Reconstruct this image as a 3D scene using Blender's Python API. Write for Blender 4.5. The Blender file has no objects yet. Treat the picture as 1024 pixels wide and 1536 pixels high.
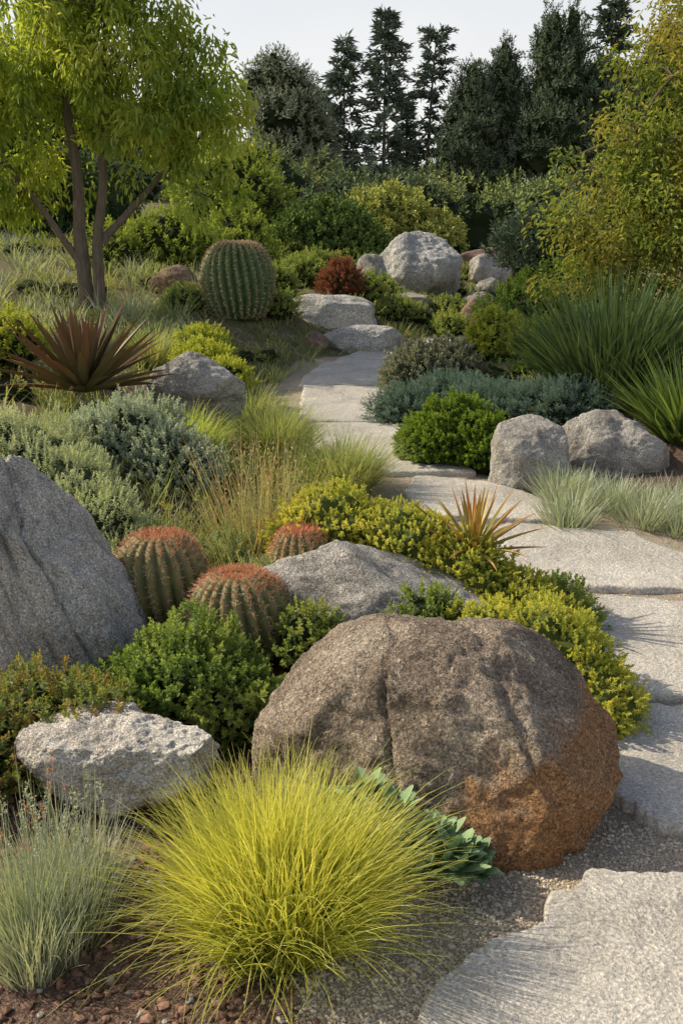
import bpy, bmesh, math
import numpy as np
from math import *
from mathutils import Vector
rng=np.random.default_rng(11)
scene=bpy.context.scene
# ------------------------------------------------------------------ noise
def vnoise(P,seed=0):
    P=np.asarray(P,float); i=np.floor(P).astype(np.int64); f=P-i; f=f*f*(3-2*f)
    def h(a,b,c):
        n=(a*374761393+b*668265263+c*2246822519+seed*974634777)&0xffffffff
        n=((n^(n>>13))*1274126177)&0xffffffff
        n=n^(n>>16)
        return (n&0xffff)/32767.5-1
    x,y,z=i[...,0],i[...,1],i[...,2]; u,v,w=f[...,0],f[...,1],f[...,2]
    r=0
    for dx in(0,1):
        for dy in(0,1):
            for dz in(0,1):
                r=r+h(x+dx,y+dy,z+dz)*(u if dx else 1-u)*(v if dy else 1-v)*(w if dz else 1-w)
    return r
def fbm(P,o=4,seed=0,g=.5):
    r=0;a=1;P=np.asarray(P,float)
    for k in range(o):
        r=r+a*vnoise(P,seed+k*17); P=P*2.03+3.1; a*=g
    return r
def nrm(v):
    return v/np.maximum(np.linalg.norm(v,axis=-1,keepdims=True),1e-9)
# ------------------------------------------------------------------ terrain
B=np.array([(0,0),(3,0),(4.2,.04),(5,.11),(5.8,.2),(7.2,.32),(8.8,.44),(10.5,.57),(13,.78),(16,1.15),(20,1.8),(26,2.6),(40,3.2),(100,4),(500,5)])
PC=np.array([(0,1.2),(2.1,1.15),(3.1,1.35),(4.2,1.45),(5,1.35),(5.8,1.0),(6.4,.7),(7.2,.27),(8.8,.12),(10.5,.12),(11.5,.4),(12.5,1.15),(13.5,2.1),(15,3.0),(17,3.4)])
def ss(a,b,x):
    t=np.clip((x-a)/(b-a),0,1); return t*t*(3-2*t)
def PX(y): return np.interp(y,PC[:,0],PC[:,1])
def H(x,y):
    x=np.asarray(x,float);y=np.asarray(y,float)
    z=np.interp(y,B[:,0],B[:,1]); p=PX(y)
    z=z+.5*ss(.6,3.,p-x)*ss(2.6,6,y)+.5*ss(3,8,p-x)*ss(5,12,y)
    z=z+.35*ss(.6,3.,x-p)*ss(5.5,9,y)
    return z
KEEP=[(-.1,12.9,.55),(.32,12.3,.65),(1.2,15.8,.7),(-1.27,12.2,.5),(1.95,13.9,.4),(-.1,13.5,.25),(-1.1,7.2,.45),(-2.2,13.3,.35),(2.6,17.8,.6)]
def kept(x,y): return any(abs(x-a)<c and -c*1.3<(y-b)<c for a,b,c in KEEP)
# ------------------------------------------------------------------ mesh builder
class MB:
    def __init__(s): s.V=[];s.F=[];s.R=[];s.T=[];s.n=0
    def add(s,V,F,mat=0,rnd=None,tip=None):
        V=np.asarray(V,float).reshape(-1,3); F=np.asarray(F,np.int64)
        s.V.append(V); s.F.append((F+s.n,mat))
        k=len(V)
        s.R.append(np.full(k,.5) if rnd is None else np.asarray(rnd,float).reshape(-1))
        s.T.append(np.full(k,.5) if tip is None else np.asarray(tip,float).reshape(-1))
        s.n+=k
    def build(s,name,mats,loc=(0,0,0),smooth=False):
        V=np.concatenate(s.V)-np.array(loc)
        me=bpy.data.meshes.new(name+'_mesh')
        me.vertices.add(len(V)); me.vertices.foreach_set('co',V.astype(np.float32).ravel())
        ls=[];tot=[];mi=[]
        for F,m in s.F:
            ls.append(F.ravel()); tot.append(np.full(len(F),F.shape[1])); mi.append(np.full(len(F),m))
        ls=np.concatenate(ls);tot=np.concatenate(tot);mi=np.concatenate(mi)
        me.loops.add(len(ls)); me.loops.foreach_set('vertex_index',ls.astype(np.int32))
        st=np.concatenate([[0],np.cumsum(tot)[:-1]])
        me.polygons.add(len(tot)); me.polygons.foreach_set('loop_start',st.astype(np.int32))
        me.polygons.foreach_set('loop_total',tot.astype(np.int32))
        me.polygons.foreach_set('material_index',mi.astype(np.int32))
        me.polygons.foreach_set('use_smooth',np.full(len(tot),smooth))
        for nm,a in(('rnd',s.R),('tip',s.T)):
            at=me.attributes.new(nm,'FLOAT','POINT'); at.data.foreach_set('value',np.concatenate(a).astype(np.float32))
        me.update(calc_edges=True); me.validate()
        for m in mats: me.materials.append(m)
        ob=bpy.data.objects.new(name,me); ob.location=loc
        scene.collection.objects.link(ob); return ob
# ------------------------------------------------------------------ materials
def newmat(name):
    m=bpy.data.materials.new(name); m.use_nodes=True; nt=m.node_tree; nt.nodes.clear()
    return m,nt
def N(nt,t,**k):
    n=nt.nodes.new(t)
    for a,b in k.items(): setattr(n,a,b)
    return n
def mixc(nt,fac,a,b,bt='MIX'):
    n=nt.nodes.new('ShaderNodeMix'); n.data_type='RGBA'; n.blend_type=bt
    for sock,v in((n.inputs[0],fac),(n.inputs[6],a),(n.inputs[7],b)):
        if hasattr(v,'is_output'): nt.links.new(v,sock)
        else: sock.default_value=v if not isinstance(v,tuple) else (*v,1)[:4]
    return n.outputs[2]
def mth(nt,op,a,b=0.,c=0.,clamp=False):
    n=nt.nodes.new('ShaderNodeMath'); n.operation=op; n.use_clamp=clamp
    for k,v in enumerate((a,b,c)):
        if hasattr(v,'is_output'): nt.links.new(v,n.inputs[k])
        else: n.inputs[k].default_value=v
    return n.outputs[0]
def ramp(nt,f,stops):
    n=nt.nodes.new('ShaderNodeValToRGB'); nt.links.new(f,n.inputs[0]); e=n.color_ramp.elements
    while len(e)<len(stops): e.new(.5)
    for el,(p,c) in zip(e,stops): el.position=p; el.color=(*c,1) if isinstance(c,tuple) else (c,c,c,1)
    return n.outputs[0]
def noise(nt,vec,scale,detail=5,rough=.6,dist=0):
    n=N(nt,'ShaderNodeTexNoise'); n.inputs['Scale'].default_value=scale; n.inputs['Detail'].default_value=detail
    n.inputs['Roughness'].default_value=rough; n.inputs['Distortion'].default_value=dist
    if vec: nt.links.new(vec,n.inputs['Vector'])
    return n.outputs['Fac']
GK=1.5
def foliage(name,c1,c2,c3=None,trans=.35,rough=.5,ns=3.,spec=.35,tipw=.55,far=False,k=None):
    k=k or GK; c1,c2,c3=[None if c is None else (c[0]*k*1.05,c[1]*k,c[2]*k*1.1) for c in(c1,c2,c3)]
    m,nt=newmat(name)
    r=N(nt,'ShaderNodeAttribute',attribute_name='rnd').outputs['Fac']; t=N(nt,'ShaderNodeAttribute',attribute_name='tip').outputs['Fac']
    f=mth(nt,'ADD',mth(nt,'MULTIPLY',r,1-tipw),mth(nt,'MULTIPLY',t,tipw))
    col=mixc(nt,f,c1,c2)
    if c3:
        tc=N(nt,'ShaderNodeTexCoord').outputs['Object']
        nz=noise(nt,tc,ns,1)
        ff=mth(nt,'MULTIPLY',ramp(nt,nz,[(.45,0.),(.66,1.)]),mth(nt,'ADD',mth(nt,'MULTIPLY',r,.6),.25),clamp=True)
        col=mixc(nt,ff,col,c3)
    o=N(nt,'ShaderNodeOutputMaterial')
    if far:
        d=N(nt,'ShaderNodeBsdfDiffuse'); nt.links.new(col,d.inputs[0]); nt.links.new(d.outputs[0],o.inputs[0]); return m
    if spec>0:
        p=N(nt,'ShaderNodeBsdfPrincipled'); nt.links.new(col,p.inputs['Base Color']); p.inputs['Roughness'].default_value=rough
        p.inputs['Specular IOR Level'].default_value=spec
    else:
        p=N(nt,'ShaderNodeBsdfDiffuse'); nt.links.new(col,p.inputs[0])
    tr=N(nt,'ShaderNodeBsdfTranslucent'); tcol=mixc(nt,1.,col,(1.7,1.55,.8),'MULTIPLY'); nt.links.new(tcol,tr.inputs[0])
    mx=N(nt,'ShaderNodeMixShader'); mx.inputs[0].default_value=trans
    nt.links.new(p.outputs[0],mx.inputs[1]); nt.links.new(tr.outputs[0],mx.inputs[2])
    nt.links.new(mx.outputs[0],o.inputs[0]); return m
def rockmat(name,c1,c2,c3,stain=None,scale=3.,bump=.6,grain=1.,stainlo=None,rough=.85,hi=(.5,.48,.44),bd=.2,spk=.8,streak=None,sk=.5):
    m,nt=newmat(name); tc=N(nt,'ShaderNodeTexCoord').outputs['Object']
    n1=noise(nt,tc,scale,5,.62,.4); n2=noise(nt,tc,scale*3.7,5,.65); n3=noise(nt,tc,scale*38*grain,2,.8); n4=noise(nt,tc,scale*13,5,.7,.6)
    col=ramp(nt,n1,[(.32,c1),(.5,c2),(.68,c3)])
    col=mixc(nt,ramp(nt,n2,[(.5,0.),(.7,.65)]),col,c1)
    col=mixc(nt,ramp(nt,n4,[(.55,0.),(.68,.6)]),col,hi)
    if streak:
        mp=N(nt,'ShaderNodeMapping'); mp.inputs['Scale'].default_value=streak; mp.inputs['Rotation'].default_value=(0,.28,0); nt.links.new(tc,mp.inputs[0]); n5=noise(nt,mp.outputs[0],scale*2,5,.7,.5)
        col=mixc(nt,ramp(nt,n5,[(.52,0.),(.66,sk)]),col,tuple(q*.45 for q in c1))
    if stain:
        sx=N(nt,'ShaderNodeSeparateXYZ'); nt.links.new(tc,sx.inputs[0])
        a,b,k=stainlo
        g=mth(nt,'ADD',mth(nt,'MULTIPLY',sx.outputs['X'],a),mth(nt,'MULTIPLY',sx.outputs['Z'],b))
        g=mth(nt,'ADD',g,mth(nt,'MULTIPLY',n1,1.6)); g=mth(nt,'ADD',g,k)
        col=mixc(nt,mth(nt,'MULTIPLY',ramp(nt,g,[(.4,0.),(.6,1.)]),.85),col,mixc(nt,n4,stain,tuple(q*.4 for q in stain)))
    sp=ramp(nt,n3,[(.34,.3),(.46,.9),(.54,1.1),(.66,2.)])
    col=mixc(nt,spk,col,sp,'MULTIPLY')
    hgt=mth(nt,'ADD',mth(nt,'MULTIPLY',n4,.55),mth(nt,'MULTIPLY',n3,.14)); hgt=mth(nt,'ADD',hgt,mth(nt,'MULTIPLY',n2,.6))
    if streak: hgt=mth(nt,'SUBTRACT',hgt,mth(nt,'MULTIPLY',n5,1.1))
    b=N(nt,'ShaderNodeBump'); b.inputs['Strength'].default_value=bump; b.inputs['Distance'].default_value=bd/scale; nt.links.new(hgt,b.inputs['Height'])
    p=N(nt,'ShaderNodeBsdfPrincipled'); nt.links.new(col,p.inputs['Base Color']); p.inputs['Roughness'].default_value=rough; p.inputs['Specular IOR Level'].default_value=.25
    nt.links.new(b.outputs[0],p.inputs['Normal'])
    o=N(nt,'ShaderNodeOutputMaterial'); nt.links.new(p.outputs[0],o.inputs[0]); return m
def simple(name,c1,c2,scale=8,rough=.85,bump=.4,stretch=None,dist=.02):
    m,nt=newmat(name); tc=N(nt,'ShaderNodeTexCoord').outputs['Object']
    if stretch:
        mp=N(nt,'ShaderNodeMapping'); mp.inputs['Scale'].default_value=stretch; nt.links.new(tc,mp.inputs[0]); tc=mp.outputs[0]
    n=noise(nt,tc,scale,4,.65); r=N(nt,'ShaderNodeAttribute',attribute_name='rnd').outputs['Fac']
    f=mth(nt,'ADD',mth(nt,'MULTIPLY',ramp(nt,n,[(.3,0.),(.7,1.)]),.5),mth(nt,'MULTIPLY',r,.5))
    col=mixc(nt,f,c1,c2)
    p=N(nt,'ShaderNodeBsdfPrincipled'); nt.links.new(col,p.inputs['Base Color']); p.inputs['Roughness'].default_value=rough; p.inputs['Specular IOR Level'].default_value=.25
    if bump:
        b=N(nt,'ShaderNodeBump'); b.inputs['Strength'].default_value=bump; b.inputs['Distance'].default_value=dist; nt.links.new(n,b.inputs['Height']); nt.links.new(b.outputs[0],p.inputs['Normal'])
    o=N(nt,'ShaderNodeOutputMaterial'); nt.links.new(p.outputs[0],o.inputs[0]); return m
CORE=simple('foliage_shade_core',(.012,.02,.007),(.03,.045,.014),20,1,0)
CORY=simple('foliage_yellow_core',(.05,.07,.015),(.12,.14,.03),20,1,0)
BARK=simple('bark',(.07,.055,.04),(.24,.19,.14),9,.9,.8,(3,3,.7),.03)
# ------------------------------------------------------------------ primitives
_ico={}
def ico(s):
    if s not in _ico:
        bm=bmesh.new(); bmesh.ops.create_icosphere(bm,subdivisions=s,radius=1)
        V=np.array([v.co[:] for v in bm.verts]); F=np.array([[v.index for v in f.verts] for f in bm.faces]); bm.free(); _ico[s]=(V,F)
    return _ico[s]
def rotz(V,a):
    c,s=cos(a),sin(a); R=np.array([[c,-s,0],[s,c,0],[0,0,1]]); return V@R.T
def roty(V,a):
    c,s=cos(a),sin(a); R=np.array([[c,0,s],[0,1,0],[-s,0,c]]); return V@R.T
def boulder(name,x,y,z,dims,mat,seed=1,rz=0,ry=0,cuts=10,cutd=(.62,.92),rough=.05,planes=(),grooves=(),sub=6,power=2.4,amp=.16,strata=0,gm=.45):
    V,F=ico(sub); V=V.copy(); r=np.random.default_rng(seed)
    V=V/(np.sum(np.abs(V)**power,axis=1,keepdims=True)**(1/power))
    V=V*(1+amp*fbm(V*1.1,2,seed)[:,None])
    for k in range(cuts):
        n=nrm(r.normal(size=3)); d=r.uniform(*cutd); s=V@n; V=V-n*(np.maximum(0,s-d)*.88)[:,None]
    for (n,d) in planes:
        n=nrm(np.array(n,float)); s=V@n; V=V-n*(np.maximum(0,s-d)*.9)[:,None]
    Nn=nrm(V)
    disp=rough*fbm(V*2.6,5,seed+5)+rough*.25*fbm(V*14,4,seed+9,.6)-rough*.5*np.clip(.22-np.abs(fbm(V*2.1,3,seed+15)),0,1)*3
    if strata:
        Q=V.copy(); Q[:,2]*=.35; Q[:,:2]*=3.2; rr=1-np.abs(fbm(Q,3,seed+30)); disp+=strata*(rr-.8)
    for (n,d,w,dep) in grooves:
        n=nrm(np.array(n,float)); s=V@n-d+.07*fbm(V*2.2,3,seed+40)
        disp-=dep*np.exp(-(s/w)**2)*((1-gm)+gm*fbm(V*1.7,2,seed+50))
    V=V+Nn*disp[:,None]
    V=V*(np.array(dims)/2); V=roty(V,ry); V=rotz(V,rz)
    mb=MB(); loc=(x,y,z); mb.add(V+np.array(loc),F,0); return mb.build(name,[mat],loc,True)
def leaves(mb,P,D,Nn,L,W,mat=0,rnd=None,tip=None,fold=.25,curl=.15,quad=False):
    n=len(P); D=nrm(D); S=nrm(np.cross(D,Nn)+1e-6); Nn=np.cross(S,D)
    L=np.broadcast_to(np.asarray(L,float),(n,))[:,None]; W=np.broadcast_to(np.asarray(W,float),(n,))[:,None]
    rnd=rng.random(n) if rnd is None else rnd; tip=np.full(n,.5) if tip is None else tip
    if quad:
        V=np.stack([P,P+D*L*.5+S*W*.5,P+D*L-Nn*L*curl,P+D*L*.5-S*W*.5],1); k=4; fo=np.array([[0,1,2,3]])
    else:
        V=np.stack([P,P+D*L*.33+S*W*.46+Nn*W*fold,P+D*L*.7+S*W*.4+Nn*(W*fold*.8-L*curl*.4),P+D*L-Nn*L*curl,P+D*L*.7-S*W*.4+Nn*(W*fold*.8-L*curl*.4),P+D*L*.33-S*W*.46+Nn*W*fold],1); k=6
        fo=np.array([[0,1,2,3],[0,3,4,5]])
    F=(np.arange(n)[:,None,None]*k+fo[None]).reshape(-1,4)
    mb.add(V,F,mat,np.repeat(rnd,k),np.repeat(tip,k))
def shrub(name,blobs,n,leaf,mat,sprig=(.05,12),up=.5,lump=.15,ls=3.,core=.8,depth=.25,rand=.5,seed=1,quad=False,open_=.8,zmin=-.35,curl=.15,mb=None,build=True,clip=True,cm=None):
    r=np.random.default_rng(seed); mb=mb or MB(); bl=np.array(blobs,float)
    area=np.array([(b[3]*b[4]+b[3]*b[5]+b[4]*b[5]) for b in bl]); cnt=np.maximum(3,(n*area/area.sum()).astype(int))
    Ps=[];Us=[]
    for b,c in zip(bl,cnt):
        u=nrm(r.normal(size=(int(c*1.8),3))); u=u[u[:,2]>zmin][:c]
        k=1+lump*fbm((u*b[3:6]*ls/ max(b[3:6].mean(),1e-3)*1.0+b[:3]*3),3,seed)-depth*r.random(len(u))**1.6
        P=b[:3]+u*b[3:6]*k[:,None]; ok=np.ones(len(P),bool)
        for o in bl:
            if np.allclose(o,b): continue
            q=(P-o[:3])/o[3:6]; ok&=(np.sum(q*q,1)>.62)
        if clip: ok&=P[:,2]>H(P[:,0],P[:,1])+.005
        Ps.append(P[ok]); Us.append(nrm(u/b[3:6])[ok])
    P=np.concatenate(Ps);U=np.concatenate(Us); m=len(P)
    A=nrm(U+np.array([0,0,up])+rand*r.normal(size=(m,3))*.6)
    sl,nl=sprig; k=np.arange(nl); f=(k+.5)/nl
    T=nrm(np.cross(A,r.normal(size=(m,3)))); Bt=np.cross(A,T); sc=r.uniform(.65,1.25,m)
    az=k*2.4+r.uniform(0,6.28,m)[:,None]
    R=T[:,None]*np.cos(az)[...,None]+Bt[:,None]*np.sin(az)[...,None]
    LP=P[:,None]+A[:,None]*(sl*sc[:,None]*f)[...,None]
    LD=R*(open_*(1.15-f*.75))[None,:,None]+A[:,None]*(.35+f*.8)[None,:,None]+r.normal(size=(m,nl,3))*.15
    ll,lw=leaf; ls_=(sc[:,None]*(1.1-.45*f)*r.uniform(.8,1.2,(m,nl))).ravel()
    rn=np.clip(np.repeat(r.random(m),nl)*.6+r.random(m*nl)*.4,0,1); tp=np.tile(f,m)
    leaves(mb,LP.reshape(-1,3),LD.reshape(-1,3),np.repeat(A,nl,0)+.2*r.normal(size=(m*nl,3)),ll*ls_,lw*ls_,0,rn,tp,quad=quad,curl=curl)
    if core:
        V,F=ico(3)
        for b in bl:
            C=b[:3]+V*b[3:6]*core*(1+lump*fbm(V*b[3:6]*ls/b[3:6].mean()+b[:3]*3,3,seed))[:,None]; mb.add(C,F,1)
    if not build: return mb
    b0=bl.mean(0); loc=(b0[0],b0[1],float(H(b0[0],b0[1])))
    return mb.build(name,[mat,cm or CORE],loc)
def mb_stem(mb,A,Bp,w,mat=1,rnd=None):
    A=np.asarray(A,float);Bp=np.asarray(Bp,float); n=len(A); d=nrm(Bp-A); s=nrm(np.cross(d,np.array([.3,.5,.81]))); t=np.cross(d,s)
    V=np.concatenate([np.stack([A+s*w*cos(a)+t*w*sin(a) for a in(0,2.09,4.19)],1),np.stack([Bp+(s*cos(a)+t*sin(a))*w*.5 for a in(0,2.09,4.19)],1)],1)
    fo=np.array([[0,1,4,3],[1,2,5,4],[2,0,3,5]]); F=(np.arange(n)[:,None,None]*6+fo).reshape(-1,4)
    mb.add(V,F,mat,None if rnd is None else np.repeat(rnd,6))
def grass(name,x,y,r0,h,n,mat,spread=.9,droop=1.1,width=.004,seed=1,seg=6,lo=.55,mb=None,build=True,z=None,sy=1.,mat_i=0,tw=.6,jit=.12):
    r=np.random.default_rng(seed); own=mb or MB()
    rad=np.sqrt(r.random(n)); az=r.uniform(0,2*pi,n); bx=x+r0*rad*np.cos(az); by=y+r0*rad*np.sin(az)*sy
    bz=H(bx,by)-.01 if z is None else np.full(n,z)
    a2=az+r.normal(size=n)*.5; th0=rad*spread*.7+r.normal(size=n)*jit; L=h*r.uniform(lo,1.12,n); dr=droop*r.uniform(.4,1.3,n)
    P=np.stack([bx,by,bz],1); pts=[P]; wb=r.normal(size=n)*.35
    for k in range(seg):
        s=(k+.5)/seg; th=th0+dr*s**1.6; a3=a2+wb*s
        P=P+np.stack([np.sin(th)*np.cos(a3),np.sin(th)*np.sin(a3),np.cos(th)],1)*(L/seg)[:,None]; pts.append(P)
    pts=np.stack(pts,1); tw_=a2+pi/2+r.normal(size=n)*tw; S=np.stack([np.cos(tw_),np.sin(tw_),0*tw_],1)
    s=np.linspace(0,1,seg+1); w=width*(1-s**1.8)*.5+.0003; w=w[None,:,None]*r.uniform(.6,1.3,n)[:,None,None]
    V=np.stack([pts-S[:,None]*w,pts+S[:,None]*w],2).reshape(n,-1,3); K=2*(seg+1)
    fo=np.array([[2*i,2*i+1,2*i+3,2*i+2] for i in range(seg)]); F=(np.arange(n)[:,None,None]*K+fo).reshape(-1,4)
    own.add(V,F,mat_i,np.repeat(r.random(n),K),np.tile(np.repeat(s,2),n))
    if build: return own.build(name,[mat],(x,y,float(H(x,y)) if z is None else z))
    return own
def tube(mb,pts,rad,sides=8,mat=1,rnd=.5):
    pts=np.array(pts,float); n=len(pts); d=nrm(np.gradient(pts,axis=0)); up=np.array([.31,.17,.93]); s=nrm(np.cross(d,up)+1e-5); t=np.cross(d,s)
    a=np.arange(sides)*2*pi/sides; rad=np.asarray(rad,float)
    V=pts[:,None]+(s[:,None]*np.cos(a)[None,:,None]+t[:,None]*np.sin(a)[None,:,None])*rad[:,None,None]
    i=np.arange(n-1)[:,None]*sides; j=np.arange(sides)[None]; jn=(j+1)%sides
    F=np.stack([i+j,i+jn,i+sides+jn,i+sides+j],-1).reshape(-1,4); mb.add(V,F,mat,np.full(n*sides,rnd))
def bez(a,b,c,n=10):
    t=np.linspace(0,1,n)[:,None]; a,b,c=map(lambda q:np.array(q,float),(a,b,c)); return (1-t)**2*a+2*t*(1-t)*b+t*t*c
def crown_tree(name,base,trunks,blobs,nclus,nleaf,leaf,mat,crad=.28,droop=.5,seed=1,density=0.,bark=BARK,quad=False,twig=.006,zs=.8):
    r=np.random.default_rng(seed); mb=MB(); bl=np.array(blobs,float); C=[]
    vol=bl[:,3]*bl[:,4]*bl[:,5]; 
    for b,c in zip(bl,(nclus*vol/vol.sum()).astype(int)):
        u=nrm(r.normal(size=(c*3,3)))*(r.random((c*3,1))**.45); P=b[:3]+u*b[3:6]; g=fbm(P*1.3,2,seed+3)>density-.15
        C.append(P[g][:c])
    C=np.concatenate(C); ends=[]
    for (p0,p1,p2,r0,r1) in trunks:
        pts=bez(p0,p1,p2,14); jit=fbm(pts*1.5+seed,2,seed)*.05; pts[1:,0]+=jit[1:]
        tube(mb,pts,np.linspace(r0,r1,14)*np.r_[1.35,1.12,np.ones(12)],10); ends+= [pts[k] for k in range(6,14)]
    E=np.array(ends)
    sub=C[r.permutation(len(C))[:max(12,len(C)//12)]]; nodes=list(E)
    for s in sub:
        e=E[np.argmin(np.sum((E-s)**2,1)+.6*np.maximum(0,E[:,2]-s[2]+.3)**2)]; mid=(e+s)/2+np.array([0,0,.15])+r.normal(size=3)*.08
        pts=bez(e,mid,s,8); L=np.linalg.norm(e-s); tube(mb,pts,np.linspace(.012+.012*L,.006,8),6); nodes+=[pts[3],pts[5],pts[7]]
    Nd=np.array(nodes); D2=((C[:,None]-Nd[None])**2).sum(-1); e=Nd[D2.argmin(1)]; mb_stem(mb,e,C,twig,1)
    m=len(C); T=C.repeat(nleaf,0); off=nrm(r.normal(size=(m*nleaf,3)))*(r.random((m*nleaf,1))**.5)*crad*r.uniform(.6,1.4,m).repeat(nleaf)[:,None]; off[:,2]*=zs
    P=T+off; D=nrm(off*1.0/crad+r.normal(size=off.shape)*.5+np.array([0,0,-droop*1.5])); rn=np.clip(r.random(m).repeat(nleaf)*.5+r.random(m*nleaf)*.5,0,1)
    sc=r.uniform(.6,1.3,m*nleaf); leaves(mb,P,D,r.normal(size=P.shape)*.6+np.array([0,0,1]),leaf[0]*sc,leaf[1]*sc,0,rn,np.clip(np.linalg.norm(off,axis=1)/crad,0,1),quad=quad,curl=.25)
    return mb.build(name,[mat,bark],base)
def conifer(name,x,y,h,w,mat,seed=1,sparse=0.,bare=.12,per=7,lev=26,pw=.75,leafk=1.):
    r=np.random.default_rng(seed); mb=MB(); z0=float(H(x,y))-.2; lean=r.normal(size=2)*.02*h
    t=np.linspace(0,1,14); tr=np.stack([x+lean[0]*t**2,y+lean[1]*t**2,z0+h*t],1); tube(mb,tr,.011*h*(1-t)**.9+.015,8)
    P=[];D=[];S=[];A0=[];A1=[]
    for k in range(lev):
        f=bare+(1-bare)*((k+.5)/lev); lk=r.uniform(.5,1.2)
        for q in range(per):
            if r.random()<sparse: continue
            ff=min(.995,f+r.normal()*.014); a=r.uniform(0,2*pi); L=lk*w/2*((1-ff)**pw)*r.uniform(.45,1.3)*(1 if ff>bare+.1 else .8)+.1
            b=np.array([x+lean[0]*ff**2,y+lean[1]*ff**2,z0+h*ff]); d=np.array([cos(a),sin(a),.3-.3*(1-ff)+r.normal()*.13])
            e=b+d*L; A0.append(b);A1.append(e); ns=int(10+24*L/(w/2))
            s=r.uniform(.1,1.,ns); pp=b+d*(L*s)[:,None]+np.array([0,0,-.12*L])*(s[:,None]**2)*1.; side=np.array([-sin(a),cos(a),0])
            sg=r.choice([-1,1],ns)[:,None]; dd=nrm(np.array(d)*.8+side*sg*r.uniform(.3,1.1,(ns,1))+np.array([0,0,1])*r.normal(size=(ns,1))*.35)
            P.append(pp);D.append(dd);S.append(r.uniform(.7,1.3,ns)*(.16+.16*(1-s))*leafk*(w/3.)**.5)
    P=np.concatenate(P);D=np.concatenate(D);S=np.concatenate(S)
    leaves(mb,P,D,np.array([0,0,1])+r.normal(size=P.shape)*.5,S*1.5,S*.4,0,r.random(len(P)),r.random(len(P)),quad=True,curl=.2)
    leaves(mb,P+r.normal(size=P.shape)*.08,D+r.normal(size=P.shape)*.6,r.normal(size=P.shape),S*1.0,S*.3,0,r.random(len(P)),r.random(len(P)),quad=True,curl=.2)
    mb_stem(mb,A0,A1,.03,1); return mb.build(name,[mat,BARK],(x,y,z0))
def cactus(name,x,y,R,Hh,mats,ribs=22,seed=1,spn=8,spl=.03,areoles=16,sw=.0011,z=None,rt=.68):
    r=np.random.default_rng(seed); mb=MB(); z0=float(H(x,y))-.03 if z is None else z; nu=ribs*8; nv=40
    u=np.arange(nu)*2*pi/nu; v=np.linspace(.0,1,nv); ph=-1.15+v*(pi/2+1.15)
    def surf(u,ph,k=1.):
        cp=np.maximum(np.cos(ph),0); tw=.12*np.sin(ph*1.3); rb=1-.15*(1-np.abs(np.cos(ribs*(u+tw)/2))**.8)*cp**.3 
        rr=R*cp**.75*rb*k; zz=z0+Hh*.47+Hh*.53*np.sin(ph)*(1-.1*np.exp(-(cp/.25)**2))+0*rr
        return np.stack([x+rr*np.cos(u),y+rr*np.sin(u),zz],-1)
    V=surf(u[None,:],ph[:,None]); i=np.arange(nv-1)[:,None]*nu; j=np.arange(nu)[None]; jn=(j+1)%nu
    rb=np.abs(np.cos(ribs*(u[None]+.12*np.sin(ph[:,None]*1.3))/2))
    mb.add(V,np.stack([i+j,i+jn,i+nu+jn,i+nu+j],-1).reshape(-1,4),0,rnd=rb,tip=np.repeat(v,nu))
    A=[];Bq=[];Tp=[]
    for k in range(ribs):
        for q in range(areoles):
            f=(q+r.uniform(.3,.7))/areoles; p=-1.+f*(pi/2+1.0)*.985; uu=k*2*pi/ribs-.12*sin(p*1.3); b=surf(np.array(uu),np.array(p))
            nn=nrm(np.array([cos(uu)*max(cos(p),.05),sin(uu)*max(cos(p),.05),sin(p)*1.0])); 
            for s in range(spn+(2 if f>rt else 0)):
                d=nrm(nn*.55+r.normal(size=3)*.6); A.append(b-nn*.003);Bq.append(b+d*spl*r.uniform(.6,1.25)); Tp.append(f)
    A=np.array(A);Bq=np.array(Bq);Tp=np.array(Tp); top=(Tp+r.normal(size=len(Tp))*.14)>rt
    for msk,mi in((~top,1),(top,2)): 
        if msk.any(): mb_stem(mb,A[msk],Bq[msk],sw,mi,rnd=r.random(msk.sum()))
    return mb.build(name,mats,(x,y,z0),True)
def rosette(name,x,y,z,n,L,W,mat,seed=1,el=(.15,1.35),curve=.5,thick=.15,mb=None,build=True,seg=8,taper=1.,oval=False):
    r=np.random.default_rng(seed); own=mb or MB(); s=np.linspace(0,1,seg+1)
    prof=np.clip(.55+.9*s-1.45*s**2.2*taper,.0,None) if not oval else np.sin(pi*np.clip(s*.86+.08,0,1))**.8*1.1; prof[-1]=.01 if not oval else .25
    for k in range(n):
        f=k/n; a=k*2.39996+r.normal()*.1; e=el[0]+(el[1]-el[0])*f+r.normal()*.09; LL=L*(1.05-.3*abs(f-.4))*r.uniform(.85,1.12); cv=curve*(1-f)*r.uniform(.3,1.3)
        P=np.array([x+.03*cos(a)*(1-f)*L,y+.03*sin(a)*(1-f)*L,z]); pts=[P]; ds=[]
        for i in range(seg):
            ee=e-cv*s[i+1]**1.5*1.2+ .15*s[i]; d=np.array([cos(a)*cos(ee),sin(a)*cos(ee),sin(ee)]); ds.append(d); P=P+d*LL/seg; pts.append(P)
        ds.append(ds[-1]); pts=np.array(pts);ds=np.array(ds); sd=np.array([-sin(a),cos(a),0]); nn=np.cross(sd,ds); nn=nn*np.sign(nn[:,2:3]+1e-6)
        w=(W*prof/2)[:,None]; vf=.55 if not oval else .25
        V=np.stack([pts+sd*w+nn*w*vf,pts+nn*0,pts-sd*w+nn*w*vf,pts-nn*w*thick*2],1); 
        fo=[]
        for i in range(seg):
            b=i*4
            for (p,q) in((0,1),(1,2),(2,3),(3,0)): fo.append([b+p,b+q,b+4+q,b+4+p])
        own.add(V,np.array(fo),0,np.full(V.shape[0]*4,r.random()),np.repeat(s,4))
    if build: return own.build(name,[mat],(x,y,z),False)
    return own
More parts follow.
